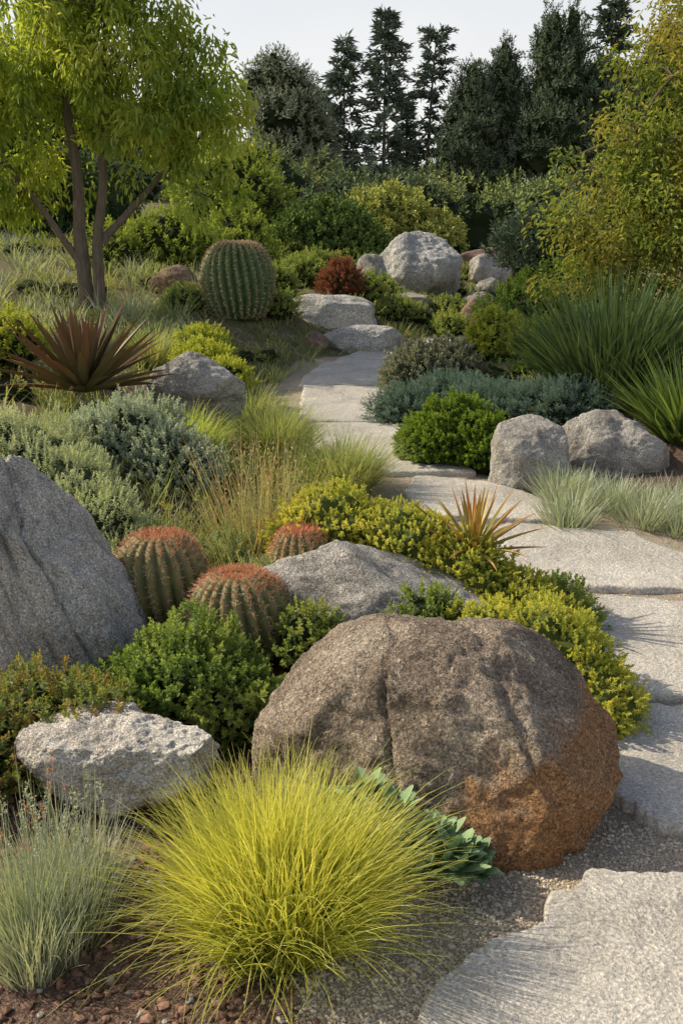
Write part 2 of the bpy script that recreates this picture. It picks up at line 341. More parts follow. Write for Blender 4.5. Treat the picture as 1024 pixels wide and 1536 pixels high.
def flag(name,pts,mat,seed=1,zoff=.035,th=.09):
    P=np.array(pts,float); c=P.mean(0); n=160; t=np.linspace(0,len(P),n,endpoint=False); i=t.astype(int)%len(P); f=(t-np.floor(t))[:,None]
    E=P[i]*(1-f)+P[(i+1)%len(P)]*f
    for _ in range(3): E=(np.roll(E,1,0)+2*E+np.roll(E,-1,0))/4
    q=np.c_[E*6,np.full(n,seed)]; dn=nrm(E-c); E=E+dn*(.028*fbm(q,5,seed,.65))[:,None]
    rings=[(1.0,-th),(1.0,-.022),(.996,-.008),(.985,0),(.95,0),(.88,0),(.78,0),(.65,0),(.5,0),(.34,0),(.17,0)]
    V=[]
    for k,dz in rings:
        Q=c+(E-c)*k; z=H(Q[:,0],Q[:,1])+zoff+dz+.007*fbm(np.c_[Q*3,np.full(n,seed)],4,seed)*(1 if dz>-.05 else 0)+(0.004*fbm(np.c_[E*25,np.zeros(n)],2,seed) if abs(dz)>.005 and dz>-.05 else 0)
        V.append(np.c_[Q,z])
    V=np.concatenate(V+[np.array([[c[0],c[1],float(H(*c))+zoff]])]); m=len(rings)
    i=np.arange(m-1)[:,None]*n; j=np.arange(n)[None]; jn=(j+1)%n; mb=MB()
    mb.add(V,np.stack([i+j,i+jn,i+n+jn,i+n+j],-1).reshape(-1,4),0); b=(m-1)*n; T=np.stack([b+np.arange(n),b+(np.arange(n)+1)%n,np.full(n,m*n)],-1); mb.F.append((T,0))
    return mb.build(name,[mat],(c[0],c[1],float(H(*c))),True)
# ================================================================== SETTING
u=np.linspace(-1,1,420); gx=np.sign(u)*(np.abs(u)**2.6)*300+u*3; v=np.linspace(0,1,520); gy=1.0+v*13+ (v**6)*600; gy=np.r_[[-300,-60,-10,-2,0],gy]
X,Y=np.meshgrid(gx,gy)
Z=H(X,Y)+.012*fbm(np.stack([X*5,Y*5,0*X],-1),3,3)+.02*fbm(np.stack([X*1.2,Y*1.2,0*X],-1),3,4)
mb=MB(); nx=len(gx); i=np.arange(len(gy)-1)[:,None]*nx; j=np.arange(nx-1)[None]
def gmask(x,y): 
    nz=.25*fbm(np.stack([x*2,y*2,0*x],-1),3,8); return np.maximum(1-ss(.75,1.1,np.abs(x-PX(y))+nz*.6),ss(-.2,.15,x+nz*.6)*(1-ss(2.9,3.3,y)))
mb.add(np.stack([X,Y,Z],-1),np.stack([i+j,i+j+1,i+nx+j+1,i+nx+j],-1).reshape(-1,4),0,rnd=ss(7.,13,Y),tip=gmask(X,Y))
m,nt=newmat('ground_soil'); tc=N(nt,'ShaderNodeTexCoord').outputs['Object']; z=N(nt,'ShaderNodeAttribute',attribute_name='tip').outputs['Fac']; gz=N(nt,'ShaderNodeAttribute',attribute_name='rnd').outputs['Fac']
n1=noise(nt,tc,4,4);n2=noise(nt,tc,90,3,.75);n3=noise(nt,tc,200,2,.7);n6=noise(nt,tc,28,4,.8)
mul=ramp(nt,n2,[(.35,(.04,.024,.016)),(.5,(.13,.078,.052)),(.68,(.3,.2,.15))]); gr=ramp(nt,n3,[(.34,(.16,.125,.085)),(.5,(.46,.38,.27)),(.66,(.72,.63,.5))])
mul=mixc(nt,mth(nt,'MULTIPLY',gz,.75),mul,ramp(nt,n6,[(.35,(.05,.055,.02)),(.5,(.16,.15,.06)),(.65,(.32,.28,.16))]))
gr=mixc(nt,ramp(nt,n1,[(.35,.0),(.7,.35)]),gr,(.27,.22,.15)); col=mixc(nt,ramp(nt,mth(nt,'ADD',z,mth(nt,'MULTIPLY',mth(nt,'SUBTRACT',n2,.5),.5)),[(.4,0.),(.6,1.)]),mul,gr)
b=N(nt,'ShaderNodeBump'); b.inputs['Strength'].default_value=1.; b.inputs['Distance'].default_value=.014; nt.links.new(mth(nt,'ADD',n2,mth(nt,'MULTIPLY',n3,.6)),b.inputs['Height'])
p=N(nt,'ShaderNodeBsdfPrincipled'); p.inputs['Roughness'].default_value=.95; nt.links.new(col,p.inputs['Base Color']); nt.links.new(b.outputs[0],p.inputs['Normal']); o=N(nt,'ShaderNodeOutputMaterial'); nt.links.new(p.outputs[0],o.inputs[0])
mb.build('ground',[m],(0,0,0),True)
def scatter(name,n,area,size,mat,seed,filt):
    r=np.random.default_rng(seed); x=r.uniform(area[0],area[1],n*3); y=area[2]+(area[3]-area[2])*r.random(n*3)**1.6; k=filt(x,y,r); x=x[k][:n];y=y[k][:n]; n=len(x)
    V,F=ico(1); s=size[0]+(size[1]-size[0])*r.random(n)**3
    Q=V[None]*(s[:,None,None]*r.uniform(.5,1.2,(n,1,3)))*(1+.2*r.normal(size=(n,len(V),1))); a=r.uniform(0,6.28,n); c,s_=np.cos(a),np.sin(a)
    qx=Q[...,0]*c[:,None]-Q[...,1]*s_[:,None]; qy=Q[...,0]*s_[:,None]+Q[...,1]*c[:,None]
    W=np.stack([qx+x[:,None],qy+y[:,None],Q[...,2]*.7+(H(x,y)+.012*fbm(np.stack([x*5,y*5,0*x],-1),3,3)+.02*fbm(np.stack([x*1.2,y*1.2,0*x],-1),3,4)+s*.25)[:,None]],-1)
    mb=MB(); mb.add(W,(np.arange(n)[:,None,None]*len(V)+F).reshape(-1,3),0,rnd=np.repeat(r.random(n),len(V))); mb.build(name,[mat],(0,0,0))
GRAV=simple('gravel_stone',(.26,.2,.13),(.8,.7,.55),40,.9,0); MUL=simple('mulch_chip',(.05,.03,.02),(.36,.21,.15),30,.95,0); PEB=simple('pebble',(.15,.14,.13),(.5,.46,.42),30,.8,0)
scatter('gravel',22000,(-.4,2.2,1.6,5.5),(.002,.007),GRAV,1,lambda x,y,r:gmask(x,y)>r.random(len(x)))
scatter('gravel',26000,(-.25,1.1,1.7,3.2),(.0025,.008),GRAV,5,lambda x,y,r:gmask(x,y)>r.random(len(x)))
scatter('mulch',12000,(-1.5,.6,1.6,5.),(.003,.018),MUL,2,lambda x,y,r:gmask(x,y)<r.random(len(x))*.9)
scatter('pebbles',650,(-1.4,.4,1.6,4.),(.004,.018),PEB,3,lambda x,y,r:gmask(x,y)<.9)
PAV=rockmat('flagstone_surface',(.35,.325,.28),(.47,.44,.385),(.56,.525,.46),scale=1.6,bump=.4,grain=1.6,hi=(.6,.565,.5),spk=.5)
fl=[[(.17,1.5),(.17,1.87),(.25,2.02),(.35,2.13),(.5,2.22),(.56,2.31),(.68,2.43),(.95,2.41),(1.5,2.36),(1.65,1.5)],
[(.85,2.88),(.9,2.74),(1.0,2.66),(1.7,2.6),(1.85,3.4),(1.04,3.47),(.92,3.2)],
[(1.04,3.6),(1.25,3.55),(1.95,3.54),(2.0,4.5),(1.1,4.64),(.92,4.2)],
[(1.0,4.75),(1.85,4.66),(2.0,4.95),(1.65,5.5),(.95,5.68),(.72,5.5),(.85,5.1)],
[(.62,5.75),(1.3,5.68),(1.38,6.0),(.95,6.55),(.5,6.7),(.4,6.3)]]
for k,q in enumerate(fl): flag('flagstone',q,PAV,seed=k+1)
def strip(y0,y1,w,seed):
    ys=np.linspace(y0,y1,7); l=[(float(PX(y))-w/2,y) for y in ys]; r_=[(float(PX(y))+w/2,y) for y in ys[::-1]]; flag('stone_path',l[::-1]+r_[::-1],PAV,seed=seed,zoff=.04)
strip(6.75,8.3,.85,21);strip(8.36,10.0,1.0,22);strip(10.06,11.6,1.1,23)
flag('stone_path',[(-.1,11.66),(.95,11.66),(1.7,12.2),(2.9,13.1),(3.3,13.9),(2.1,13.9),(1.2,13.2),(.3,12.5)],PAV,24,.04)
# ================================================================== ROCKS
RB=rockmat('brown_granite',(.15,.115,.085),(.32,.255,.19),(.46,.39,.3),stain=(.52,.26,.1),scale=3.2,bump=1.,stainlo=(1.0,-1.7,-.27),hi=(.56,.49,.4),spk=.9)
RG=rockmat('grey_granite',(.2,.185,.165),(.41,.385,.34),(.55,.52,.46),scale=3.5,bump=.9)
RS=rockmat('streaked_granite',(.4,.37,.32),(.6,.56,.49),(.7,.66,.59),scale=3.5,bump=.9,streak=(2.6,2.6,.22),hi=(.72,.68,.61),sk=.5)
RW=rockmat('pale_limestone',(.36,.32,.27),(.58,.54,.47),(.68,.64,.57),scale=4,bump=.8,hi=(.74,.7,.63))
RL=rockmat('light_boulder_rock',(.32,.315,.29),(.53,.51,.47),(.64,.62,.58),scale=1.8,bump=.8)
RR=rockmat('red_brown_rock',(.12,.075,.055),(.24,.15,.11),(.32,.23,.18),scale=4,bump=.6)
boulder('granite_boulder',.30,2.93,.08,(1.13,.84,.98),RB,seed=5,rz=-.3,cuts=4,cutd=(.82,.95),amp=.08,rough=.045,power=2.3,sub=7,planes=[((.75,-.1,.65),.88),((0,-.9,.3),.84)],grooves=[((1,.15,.05),-.2,.012,.085),((.9,.3,.35),.5,.04,.07),((1,-.1,-.5),-.6,.05,.05),((.3,-.2,1),.55,.03,.02),((-.2,-.3,1),-.1,.02,.03)])
boulder('standing_rock',-1.28,3.8,.34,(.8,.6,1.3),RS,seed=14,ry=-.38,rz=.15,cuts=4,cutd=(.8,.95),rough=.05,strata=.13,sub=7,amp=.1,gm=.25,planes=[((.8,-.3,.5),.68),((.2,-1,.1),.75),((-.5,-.4,.8),.8)],grooves=[((1,.1,.0),.15,.03,.12),((1,.2,0),-.22,.03,.1),((1,.1,0),.42,.02,.08),((1,.1,.05),-.0,.015,.05)])
boulder('pale_rock',-1.17,3.3,.1,(.22,.25,.3),RW,seed=3,cuts=8)
boulder('limestone_rock',-.68,2.84,.12,(.64,.46,.46),RW,seed=8,rz=-.15,cuts=12,cutd=(.55,.85),rough=.08,sub=7,planes=[((.1,-.3,1),.74),((.2,-1,.1),.7)])
boulder('long_rock',.2,4.05,.2,(1.3,.55,.64),RG,seed=21,ry=.2,rz=-.12,cuts=8,rough=.06,planes=[((.45,-.1,.9),.62)])
boulder('grey_rock',-1.1,7.5,.8,(.8,.5,.55),RG,seed=31,cuts=9,rough=.07)
boulder('grey_rock',1.27,6.6,.4,(.54,.5,.62),RG,seed=34,cuts=5,power=3.0,rough=.05,amp=.08)
boulder('grey_rock',1.93,7.0,.4,(.78,.6,.66),RG,seed=37,cuts=5,rough=.06,planes=[((.6,0,.7),.7)])
boulder('white_boulder',1.2,16.3,1.68,(1.5,1.2,1.3),RL,seed=44,cuts=5,cutd=(.78,.95),power=2.2,amp=.1,rough=.06)
def onb(name,x,y,dz,dims,mat,seed,cuts=6): boulder(name,x,y,float(H(x,y))+dz,dims,mat,seed=seed,cuts=cuts,sub=5)
onb('flat_rock',-.12,13.1,.12,(1.15,.6,.5),RL,46,5); boulder('flat_rock',.32,12.55,.84,(1.2,.6,.46),RL,seed=47,cuts=6)
onb('flat_rock',.95,14.5,.06,(.9,.6,.35),RG,49); onb('red_brown_rock',1.95,14.1,.15,(.6,.5,.56),RR,48,4); onb('red_brown_rock',-2.2,13.6,.1,(.65,.4,.45),RR,50)
onb('grey_rock',.45,15.2,.12,(.5,.4,.6),RG,51); onb('grey_rock',2.6,18.5,.2,(.9,.6,.6),RG,52); onb('red_brown_rock',2.9,19.,.25,(1.7,.6,.6),RR,53)
onb('grey_rock',-.3,12.2,.05,(.3,.3,.3),RR,54); onb('grey_rock',2.1,15.6,.1,(.5,.4,.4),RG,55); onb('grey_rock',2.4,16.8,.1,(.5,.5,.45),RG,56); onb('grey_rock',3.5,17.6,.1,(.8,.5,.5),RG,57)
# ================================================================== PLANTS
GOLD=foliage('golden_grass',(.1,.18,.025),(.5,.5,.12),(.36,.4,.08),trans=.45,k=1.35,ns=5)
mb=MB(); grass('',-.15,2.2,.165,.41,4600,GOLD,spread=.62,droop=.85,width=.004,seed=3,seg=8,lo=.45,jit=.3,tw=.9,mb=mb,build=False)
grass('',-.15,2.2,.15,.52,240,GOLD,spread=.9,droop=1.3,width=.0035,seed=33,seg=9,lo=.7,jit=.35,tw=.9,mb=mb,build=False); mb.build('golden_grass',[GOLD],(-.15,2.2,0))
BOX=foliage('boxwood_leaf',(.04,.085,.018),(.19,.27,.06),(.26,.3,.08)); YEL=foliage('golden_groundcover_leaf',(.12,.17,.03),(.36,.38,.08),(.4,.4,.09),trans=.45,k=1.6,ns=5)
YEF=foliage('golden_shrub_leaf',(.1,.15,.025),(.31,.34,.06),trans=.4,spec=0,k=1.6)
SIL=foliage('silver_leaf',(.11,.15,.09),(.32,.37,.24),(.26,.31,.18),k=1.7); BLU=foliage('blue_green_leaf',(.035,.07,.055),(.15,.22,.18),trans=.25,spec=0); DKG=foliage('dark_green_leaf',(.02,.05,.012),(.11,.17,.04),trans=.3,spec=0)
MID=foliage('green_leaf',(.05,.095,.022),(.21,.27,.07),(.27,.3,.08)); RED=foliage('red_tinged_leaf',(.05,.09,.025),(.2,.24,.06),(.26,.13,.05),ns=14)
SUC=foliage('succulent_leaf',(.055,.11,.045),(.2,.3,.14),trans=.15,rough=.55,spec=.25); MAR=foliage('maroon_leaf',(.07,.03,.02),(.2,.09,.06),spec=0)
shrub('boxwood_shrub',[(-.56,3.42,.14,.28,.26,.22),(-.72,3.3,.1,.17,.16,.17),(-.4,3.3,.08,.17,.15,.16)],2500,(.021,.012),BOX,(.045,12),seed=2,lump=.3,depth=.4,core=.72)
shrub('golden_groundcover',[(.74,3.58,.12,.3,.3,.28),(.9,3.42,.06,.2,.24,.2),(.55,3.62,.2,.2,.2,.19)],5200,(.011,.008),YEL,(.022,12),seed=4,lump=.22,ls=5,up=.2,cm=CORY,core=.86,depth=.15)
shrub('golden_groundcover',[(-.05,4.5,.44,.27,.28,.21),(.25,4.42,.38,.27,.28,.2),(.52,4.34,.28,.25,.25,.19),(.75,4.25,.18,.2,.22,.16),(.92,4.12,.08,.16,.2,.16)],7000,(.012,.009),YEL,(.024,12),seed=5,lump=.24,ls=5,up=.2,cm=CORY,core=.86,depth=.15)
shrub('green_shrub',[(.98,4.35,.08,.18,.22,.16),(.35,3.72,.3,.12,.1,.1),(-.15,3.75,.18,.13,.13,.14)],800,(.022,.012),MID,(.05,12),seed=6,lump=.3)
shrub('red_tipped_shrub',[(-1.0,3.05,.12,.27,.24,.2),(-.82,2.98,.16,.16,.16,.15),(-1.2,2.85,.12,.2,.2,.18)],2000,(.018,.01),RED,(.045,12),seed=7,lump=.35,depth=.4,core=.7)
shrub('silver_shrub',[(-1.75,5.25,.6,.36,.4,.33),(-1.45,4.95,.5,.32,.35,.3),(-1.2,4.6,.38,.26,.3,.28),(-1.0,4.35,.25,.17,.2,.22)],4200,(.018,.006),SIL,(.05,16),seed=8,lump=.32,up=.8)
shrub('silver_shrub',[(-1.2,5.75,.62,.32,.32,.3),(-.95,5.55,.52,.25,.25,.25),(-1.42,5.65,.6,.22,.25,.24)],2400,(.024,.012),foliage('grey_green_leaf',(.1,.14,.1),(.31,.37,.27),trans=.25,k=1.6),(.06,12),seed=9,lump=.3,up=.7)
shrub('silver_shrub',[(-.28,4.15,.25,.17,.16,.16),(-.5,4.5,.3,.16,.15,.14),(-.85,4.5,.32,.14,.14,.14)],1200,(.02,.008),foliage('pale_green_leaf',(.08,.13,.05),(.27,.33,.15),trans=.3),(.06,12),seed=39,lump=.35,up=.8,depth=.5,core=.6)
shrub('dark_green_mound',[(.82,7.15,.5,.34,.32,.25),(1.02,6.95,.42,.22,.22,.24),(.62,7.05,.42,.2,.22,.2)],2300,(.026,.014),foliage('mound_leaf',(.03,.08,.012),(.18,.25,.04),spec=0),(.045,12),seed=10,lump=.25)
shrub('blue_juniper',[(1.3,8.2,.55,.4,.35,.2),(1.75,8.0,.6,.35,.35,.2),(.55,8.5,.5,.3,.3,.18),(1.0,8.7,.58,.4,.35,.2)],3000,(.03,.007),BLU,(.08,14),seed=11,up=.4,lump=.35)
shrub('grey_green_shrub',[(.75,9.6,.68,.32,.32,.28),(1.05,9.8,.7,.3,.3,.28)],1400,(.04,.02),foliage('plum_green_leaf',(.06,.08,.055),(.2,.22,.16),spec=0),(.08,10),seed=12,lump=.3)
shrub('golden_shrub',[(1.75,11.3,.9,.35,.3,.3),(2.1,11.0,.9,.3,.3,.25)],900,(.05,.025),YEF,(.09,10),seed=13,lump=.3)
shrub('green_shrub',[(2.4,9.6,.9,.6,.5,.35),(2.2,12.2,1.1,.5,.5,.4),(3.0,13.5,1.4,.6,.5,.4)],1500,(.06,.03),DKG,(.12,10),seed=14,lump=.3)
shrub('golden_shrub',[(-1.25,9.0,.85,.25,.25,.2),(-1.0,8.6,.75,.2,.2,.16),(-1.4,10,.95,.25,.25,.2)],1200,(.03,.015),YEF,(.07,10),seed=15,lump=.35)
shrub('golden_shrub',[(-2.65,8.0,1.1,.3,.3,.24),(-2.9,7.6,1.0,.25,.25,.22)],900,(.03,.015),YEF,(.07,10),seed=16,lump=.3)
shrub('round_shrub',[(-.3,18,2.05,1.02,.8,.85),(-.85,17.8,1.95,.5,.5,.6),(.3,17.8,1.95,.5,.5,.55)],2600,(.08,.045),foliage('round_shrub_leaf',(.03,.06,.015),(.16,.22,.055),far=True),(.14,10),seed=17,lump=.15,quad=True)
shrub('golden_shrub',[(1.1,20.8,2.6,.8,.6,.65),(.6,21,2.75,.5,.5,.5),(1.8,20.6,2.45,.5,.5,.4)],1800,(.09,.045),foliage('far_golden_leaf',(.12,.16,.04),(.36,.37,.09),far=True,k=1.6),(.16,10),seed=18,quad=True,lump=.35,cm=CORY)
shrub('red_shrub',[(.0,13.9,float(H(0,13.9))+.22,.26,.2,.3)],380,(.04,.02),MAR,(.09,10),seed=19,core=.5,lump=.3)
def gs(x,y,a): return (x,y,float(H(x,y))+a*.4,a,a,a*.75)
shrub('green_shrub',[gs(-.8,12.8,.24),gs(-.9,13.8,.32),gs(1.45,13.6,.25),gs(.75,13.9,.25),gs(.3,14.3,.28),gs(-.6,14.8,.35),gs(.6,14.8,.2),gs(1.5,14.6,.25),gs(-1.9,12.4,.25),gs(-.3,15.6,.35)],2600,(.04,.02),MID,(.08,10),seed=20,lump=.35)
shrub('blue_juniper',[(2.9,15,1.9,.6,.6,.55),(3.5,15.2,1.8,.6,.6,.6)],1500,(.08,.02),foliage('juniper_needle',(.035,.06,.035),(.13,.17,.1),far=True),(.2,12),seed=22,up=.9,lump=.3)
bs=[]; r=np.random.default_rng(5)
for k in range(46):
    x=r.uniform(-13,13); y=r.uniform(21,30); bs.append((x,y,float(H(x,y))+.3,r.uniform(.8,1.6),1.,r.uniform(.6,1.25)))
bc=[foliage('background_shrub_leaf_%d'%k,a,b_,c_,ns=.5,far=True) for k,(a,b_,c_) in enumerate([((.05,.08,.03),(.19,.24,.08),(.23,.27,.08)),((.08,.11,.035),(.32,.35,.1),(.34,.34,.1)),((.04,.065,.03),(.14,.18,.08),(.17,.2,.08))])]
for k in range(3): shrub('background_shrubs',bs[k::3],3600,(.13,.06),bc[k],(.25,9),seed=23+k,quad=True,lump=.35)
bs=[(-5.4,17,2.5,1.1,1,1.5),(-6.8,17,2.6,1.3,1,1.6),(-4.3,17.5,2.3,.9,1,1.2),(-8.5,16.5,2.8,1.4,1,1.7)]
shrub('dark_hedge',bs,3200,(.1,.045),foliage('hedge_leaf',(.02,.035,.012),(.08,.12,.035),far=True),(.2,9),seed=24,quad=True,lump=.25)
shrub('green_shrub',[(-2.6,15.5,1.9,.8,.6,.7),(-1.7,16.5,1.9,.7,.6,.7),(-3.3,15,1.8,.5,.5,.5),(-2.0,19,2.9,1.0,.8,1.0)],3000,(.07,.035),foliage('lime_shrub_leaf',(.06,.1,.02),(.23,.29,.06),spec=0),(.15,9),seed=25,quad=True,lump=.35)
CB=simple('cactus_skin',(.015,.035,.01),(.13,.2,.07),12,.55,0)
SPY=simple('cactus_spine_straw',(.42,.27,.15),(.78,.6,.4),5,.6,0); SPR=simple('cactus_spine_red',(.5,.16,.08),(.85,.4,.22),5,.6,0); SPO=simple('cactus_spine_orange',(.55,.32,.17),(.85,.62,.4),5,.6,0)
CR=simple('cactus_skin_brown',(.05,.055,.02),(.25,.24,.1),12,.6,0)
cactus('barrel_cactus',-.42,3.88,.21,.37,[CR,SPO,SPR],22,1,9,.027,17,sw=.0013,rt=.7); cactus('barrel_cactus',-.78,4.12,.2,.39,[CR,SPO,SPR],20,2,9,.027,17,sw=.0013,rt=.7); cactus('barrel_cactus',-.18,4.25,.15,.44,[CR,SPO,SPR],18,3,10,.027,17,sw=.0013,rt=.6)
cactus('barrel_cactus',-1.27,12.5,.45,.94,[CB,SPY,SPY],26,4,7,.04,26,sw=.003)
AG=foliage('bronze_agave',(.07,.08,.03),(.17,.085,.045),(.13,.15,.05),trans=.25,rough=.4,ns=2); BR=foliage('striped_bromeliad',(.12,.22,.04),(.42,.2,.07),(.36,.36,.1),trans=.3,rough=.4,ns=12)
rosette('bronze_agave',-1.8,7.0,.84,70,.66,.085,AG,1,el=(.15,1.4),curve=.3)
rosette('bromeliad',.6,4.36,.4,40,.34,.032,BR,2,el=(.15,1.4),curve=.5)
mb=MB(); r=np.random.default_rng(9)
for k in range(60):
    t=r.random(); x=-.02+.36*t+r.normal()*.035; y=2.5-.1*t+r.normal()*.04; rosette('',x,y,.03+.2*(1-t)*r.random()+.04*r.random(),11,.08*r.uniform(.7,1.2),.036,SUC,k,el=(0.,1.2),curve=.3,mb=mb,build=False,seg=5,oval=True)
mb.build('succulent',[SUC],(.15,2.45,0))
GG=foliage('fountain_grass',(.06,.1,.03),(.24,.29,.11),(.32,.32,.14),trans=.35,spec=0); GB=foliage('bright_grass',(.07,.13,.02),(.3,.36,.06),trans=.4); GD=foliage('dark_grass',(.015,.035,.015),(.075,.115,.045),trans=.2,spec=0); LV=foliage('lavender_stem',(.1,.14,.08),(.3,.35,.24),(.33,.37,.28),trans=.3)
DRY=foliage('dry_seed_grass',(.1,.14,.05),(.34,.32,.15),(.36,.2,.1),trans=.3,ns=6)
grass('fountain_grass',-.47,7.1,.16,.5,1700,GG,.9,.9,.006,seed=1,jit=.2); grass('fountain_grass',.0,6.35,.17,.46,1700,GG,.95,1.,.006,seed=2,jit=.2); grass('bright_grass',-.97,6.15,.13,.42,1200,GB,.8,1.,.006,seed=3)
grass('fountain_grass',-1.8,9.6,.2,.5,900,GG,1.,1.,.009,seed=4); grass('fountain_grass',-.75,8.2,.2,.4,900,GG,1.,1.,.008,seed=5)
grass('dark_spiky_yucca',2.3,8.5,.32,1.05,1000,GD,1.35,.2,.03,seed=6,lo=.75); grass('spiky_yucca',2.55,7.3,.18,.72,420,foliage('spiky_leaf',(.025,.055,.012),(.12,.18,.045),spec=.3),1.35,.3,.028,seed=7,lo=.7)
mb=MB()
for k in range(22): grass('',1.25+rng.random()*1.15,5.55+rng.random()*.75,.1,.26,150,LV,1.1,.3,.007,seed=30+k,mb=mb,build=False)
mb.build('lavender_bed',[LV],(1.8,5.85,.3))
mb=MB(); r=np.random.default_rng(4)
for k in range(14): 
    x=-.72+r.normal()*.07; y=2.2+r.normal()*.1; grass('',x,y,.06,.22,150,LV,.7,.3,.003,seed=50+k,mb=mb,build=False)
    grass('',x,y,.04,.38,6,LV,.4,.1,.003,seed=80+k,mb=mb,build=False,lo=.8)
    a=np.stack([x+r.normal(size=4)*.03,y+r.normal(size=4)*.03,r.uniform(.26,.38,4)],1); q=np.repeat(a,14,0)+r.normal(size=(56,3))*[.003,.003,.014]; leaves(mb,q,r.normal(size=(56,3))+[0,0,.6],r.normal(size=(56,3)),.009,.005,1 if k%6==0 else 0,quad=True); mb_stem(mb,a*[1,1,0],a,.0012,0)
mb.build('lavender_plant',[LV,foliage('pink_bud',(.2,.09,.06),(.36,.18,.12))],(-.72,2.2,0))
mb=MB()
for k in range(5): grass('',-.48+.07*k,4.6+.05*(k%2),.1,.66,80,DRY,.4,.25,.004,seed=60+k,mb=mb,build=False,lo=.5); 
grass('',-.42,4.55,.24,.34,700,DRY,.8,.5,.004,seed=61,mb=mb,build=False)
q=np.stack([rng.normal(-.4,.16,700),rng.normal(4.6,.12,700),.3+rng.random(700)*.55],1); leaves(mb,q,rng.normal(size=(700,3))+[0,0,1],rng.normal(size=(700,3)),.022,.008,0,quad=True,tip=rng.random(700))
mb.build('wildflower_grass',[DRY],(-.45,4.6,.3))
def meadow(name,n,area,h,mat,seed,nb=14,w=.006,keep=True):
    r=np.random.default_rng(seed); mb=MB(); c=0
    while c<n:
        x=r.uniform(area[0],area[1]); y=r.uniform(area[2],area[3])
        if abs(x-float(PX(y)))<.75 or (keep and kept(x,y)): c+=.2; continue
        grass('',x,y,.05+.02*y/4,h*r.uniform(.5,1.2),nb,mat,1.1,.8,w,seed=seed*1000+int(c*5),mb=mb,build=False,seg=4); c+=1
    mb.build(name,[mat],(0,0,0))
SM=foliage('silver_meadow',(.1,.14,.08),(.32,.36,.24),spec=0)
meadow('meadow_grass',420,(-4,.2,6,13),.27,GG,3,18,.009); meadow('meadow_grass',330,(-7,-1.5,10,16),.38,SM,4,20,.016)
meadow('meadow_grass',260,(-1.9,.1,4.2,6.5),.24,GG,5,18,.005); meadow('meadow_grass',180,(1.2,5,7,14),.25,GD,6,16,.012)
meadow('meadow_grass',220,(-3.5,4,12.5,20),.28,GG,9,16,.018); meadow('meadow_grass',340,(-2.2,2.4,12,16.5),.15,GG,12,22,.012,keep=False)
gb=[];r=np.random.default_rng(8)
for k in range(70):
    x=r.uniform(-1.0,.1); y=r.uniform(4.2,6.6); s=r.uniform(.06,.13); 
    if abs(x-PX(y))<.7: continue
    gb.append((x,y,float(H(x,y))+.02,s,s,s*.8))
for k in range(90):
    x=r.uniform(-4.5,-.8); y=r.uniform(6.4,12); s=r.uniform(.1,.25)
    if kept(x,y): continue
    gb.append((x,y,float(H(x,y))+.02,s,s,s*.7))
for k in range(60):
    x=r.uniform(1.2,4.5); y=r.uniform(7.3,16); s=r.uniform(.12,.3)
    if abs(x-PX(y))<.8 or kept(x,y): continue
    gb.append((x,y,float(H(x,y))+.02,s,s,s*.7))
for k in range(80):
    x=r.uniform(-5,4.5); y=r.uniform(12.6,20); s=r.uniform(.2,.5)
    if abs(x-PX(y))<.9 or kept(x,y): continue
    gb.append((x,y,float(H(x,y))+.02,s,s,s*.5))
shrub('ground_cover',gb[::2],4600,(.028,.014),MID,(.07,10),seed=26,lump=.3,core=.6)
shrub('ground_cover',gb[1::2],4600,(.028,.014),foliage('olive_groundcover_leaf',(.07,.1,.035),(.26,.29,.11),(.3,.31,.1),ns=1,spec=0),(.07,10),seed=28,lump=.3,core=.6)
# ================================================================== TREES
TL=foliage('ash_leaf',(.06,.12,.02),(.24,.31,.05),(.34,.37,.07),trans=.5,ns=1.2)
x0,y0=-2.9,12.; z0=float(H(x0,y0))-.1
crown_tree('leafy_tree',(x0,y0,z0),[((x0-.12,y0,z0),(x0-.05,y0,z0+1.),(x0-.3,y0,z0+3.6),.1,.03),((x0+.1,y0-.1,z0),(x0+.05,y0,z0+1.2),(x0+.35,y0,z0+3.4),.075,.03),((x0+.12,y0,z0+.9),(x0+.6,y0,z0+1.4),(x0+1.2,y0+.1,z0+2.),.05,.02),((x0-.15,y0,z0+.7),(x0-.7,y0,z0+1.4),(x0-1.3,y0-.1,z0+2.4),.045,.02)],
 [(x0-.1,y0,4.5,1.3,1.2,1.2),(x0+.9,y0,3.6,.95,.9,.95),(x0-1.2,y0,3.6,1.1,1.,1.2),(x0+.3,y0,5.2,1.0,.9,.7),(x0+1.35,y0,3.0,.55,.5,.75),(x0-1.2,y0+.2,2.7,.7,.6,.5),(x0-.1,y0+.5,3.1,.8,.5,.5)],480,72,(.1,.028),TL,crad=.2,droop=.7,seed=3,density=.12,zs=1.25)
TR=foliage('autumn_tinged_leaf',(.045,.08,.018),(.18,.23,.05),(.27,.21,.055),trans=.4,ns=1.,spec=0)
x1,y1=4.5,11.5; z1=float(H(x1,y1))-.1
crown_tree('autumn_tree',(x1,y1,z1),[((x1,y1,z1),(x1,y1,z1+1.5),(x1+.3,y1,z1+4),.12,.04),((x1,y1,z1+.6),(x1-.8,y1,z1+1.),(x1-1.3,y1,z1+2.2),.06,.02)],
 [(x1,y1,3.4,1.6,1.5,1.8),(x1-1.1,y1,2.4,1.1,1.1,1.),(x1-.5,y1,1.6,1.8,1.3,.9),(x1+.6,y1,5.,1.3,1.2,1.2),(x1+1.8,y1,3.,1.2,1.3,2)],1100,75,(.065,.028),TR,crad=.3,droop=.2,seed=6,density=-.05)
PN=foliage('pine_needles',(.045,.07,.05),(.15,.195,.13),far=True); CN=foliage('cypress_foliage',(.038,.06,.036),(.135,.175,.095),far=True)  # distance haze put into the leaf colour: conifer greens made lighter and bluer
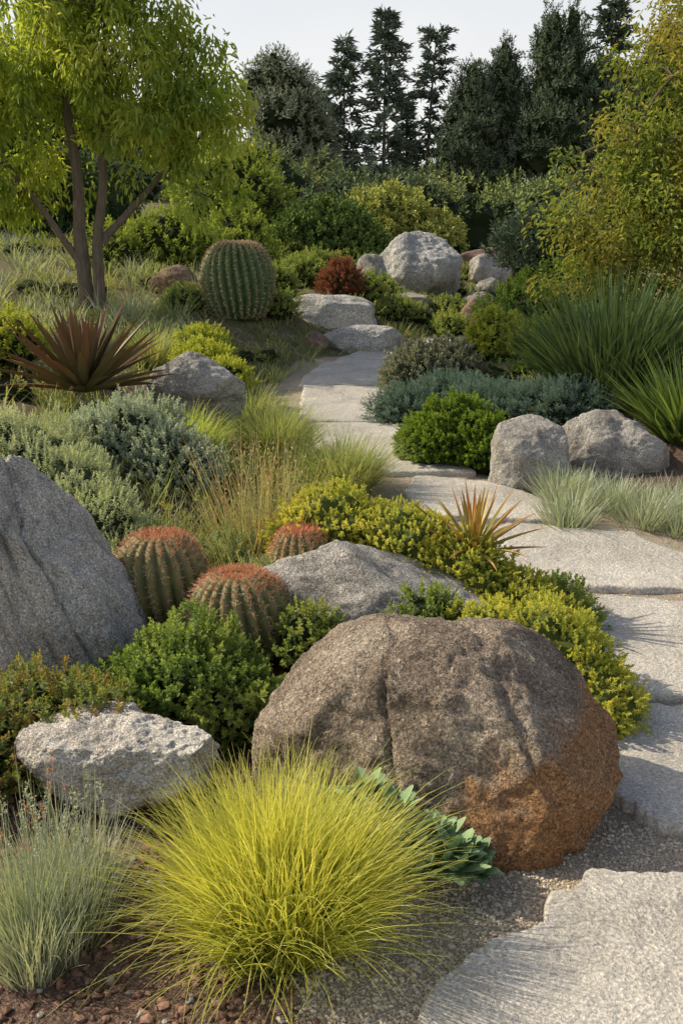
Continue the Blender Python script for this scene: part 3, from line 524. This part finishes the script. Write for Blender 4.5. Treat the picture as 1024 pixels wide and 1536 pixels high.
conifer('pine_tree',1.8,45,9.2,5.2,PN,1,.3,lev=24,pw=.6); conifer('pine_tree',.1,46,8.0,4.2,PN,2,.3,lev=22,pw=.6); conifer('pine_tree',3.7,46,8.8,3.,PN,13,.6,bare=.4,lev=18,pw=.3)
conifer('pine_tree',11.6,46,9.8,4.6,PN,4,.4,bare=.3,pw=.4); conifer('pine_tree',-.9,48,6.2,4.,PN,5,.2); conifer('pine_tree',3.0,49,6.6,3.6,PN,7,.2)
def cyp(name,x,y,w,h,seed,mat,top=.6,n=3200):
    r=np.random.default_rng(seed); z=float(H(x,y)); bl=[]
    for k in range(22):
        f=r.random()*.93; ww=w/2*(sin(pi*min(1,(f*.72+.24)))**.8)*(1-.3*f*top); a=r.uniform(0,6.28); q=ww*.55; bl.append((x+q*cos(a),y+q*sin(a),z+h*(.06+.86*f),ww*r.uniform(.4,.65),ww*.55,h*.1*r.uniform(.8,1.3)))
    bl.append((x,y,z+h*.45,w*.3,w*.3,h*.42))
    mb=MB(); tube(mb,[(x,y,z-.2),(x,y,z+h*.4),(x,y,z+h*.8)],[.25,.15,.03],8)
    shrub('',bl,n,(.17,.06),mat,(.3,9),seed=seed,quad=True,up=1.0,lump=.35,ls=4,core=.8,mb=mb,build=False); mb.build(name,[mat,CORE],(x,y,z))
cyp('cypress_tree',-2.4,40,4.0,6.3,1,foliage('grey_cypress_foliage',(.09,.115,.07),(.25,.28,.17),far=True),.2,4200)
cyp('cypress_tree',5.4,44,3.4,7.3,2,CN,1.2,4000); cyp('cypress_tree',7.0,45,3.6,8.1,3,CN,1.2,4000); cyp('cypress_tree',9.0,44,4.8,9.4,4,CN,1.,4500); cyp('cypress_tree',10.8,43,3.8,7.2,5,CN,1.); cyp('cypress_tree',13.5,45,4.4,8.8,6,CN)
bs=[]; r=np.random.default_rng(15)
for k in range(60):
    x=r.uniform(-32,32); y=r.uniform(50,62); hh=r.uniform(1.5,2.6); bs.append((x,y,float(H(x,y))+hh*.5,2.2,2,hh*.8))
for k in range(22):
    x=r.uniform(-30,-6); y=r.uniform(30,45); hh=r.uniform(2,3.6); bs.append((x,y,float(H(x,y))+hh*.5,2.2,2,hh))
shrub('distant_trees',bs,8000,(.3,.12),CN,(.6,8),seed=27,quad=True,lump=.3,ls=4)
# ================================================================== LIGHT, SKY, CAMERA
az=radians(-74); el=radians(38)
w=bpy.data.worlds.new('World'); scene.world=w; w.use_nodes=True; nt=w.node_tree; bg=nt.nodes['Background']
sk=nt.nodes.new('ShaderNodeTexSky'); sk.sky_type='NISHITA'; sk.sun_disc=False; sk.sun_elevation=el; sk.sun_rotation=az; sk.dust_density=3.; sk.air_density=1.0; sk.ozone_density=1.
tc=N(nt,'ShaderNodeTexCoord').outputs['Generated']; sx=N(nt,'ShaderNodeSeparateXYZ'); nt.links.new(tc,sx.inputs[0])
nz=noise(nt,tc,2.2,5,.6,.3); hf=ramp(nt,mth(nt,'ADD',sx.outputs['Z'],mth(nt,'MULTIPLY',mth(nt,'SUBTRACT',nz,.5),.5)),[(.0,.95),(.3,.6),(.6,.0)])
nt.links.new(mixc(nt,hf,sk.outputs[0],(6.8,6.7,6.5)),bg.inputs[0]); bg.inputs[1].default_value=.15
sd=bpy.data.lights.new('sun','SUN'); sd.energy=5.; sd.angle=radians(.5); sd.color=(1,.88,.68); so=bpy.data.objects.new('sun',sd); scene.collection.objects.link(so)
dv=Vector((sin(az)*cos(el),cos(az)*cos(el),sin(el))); so.rotation_euler=(-dv).to_track_quat('-Z','Y').to_euler(); so.location=dv*30
cd=bpy.data.cameras.new('camera'); cd.sensor_fit='VERTICAL'; cd.sensor_height=36; cd.lens=35; cd.clip_end=2000; cd.clip_start=.05
co=bpy.data.objects.new('camera',cd); scene.collection.objects.link(co); co.location=(0,0,1.6); co.rotation_euler=(radians(76.9),0,0); scene.camera=co
scene.view_settings.view_transform='Standard'; scene.view_settings.look='None'; scene.view_settings.exposure=0
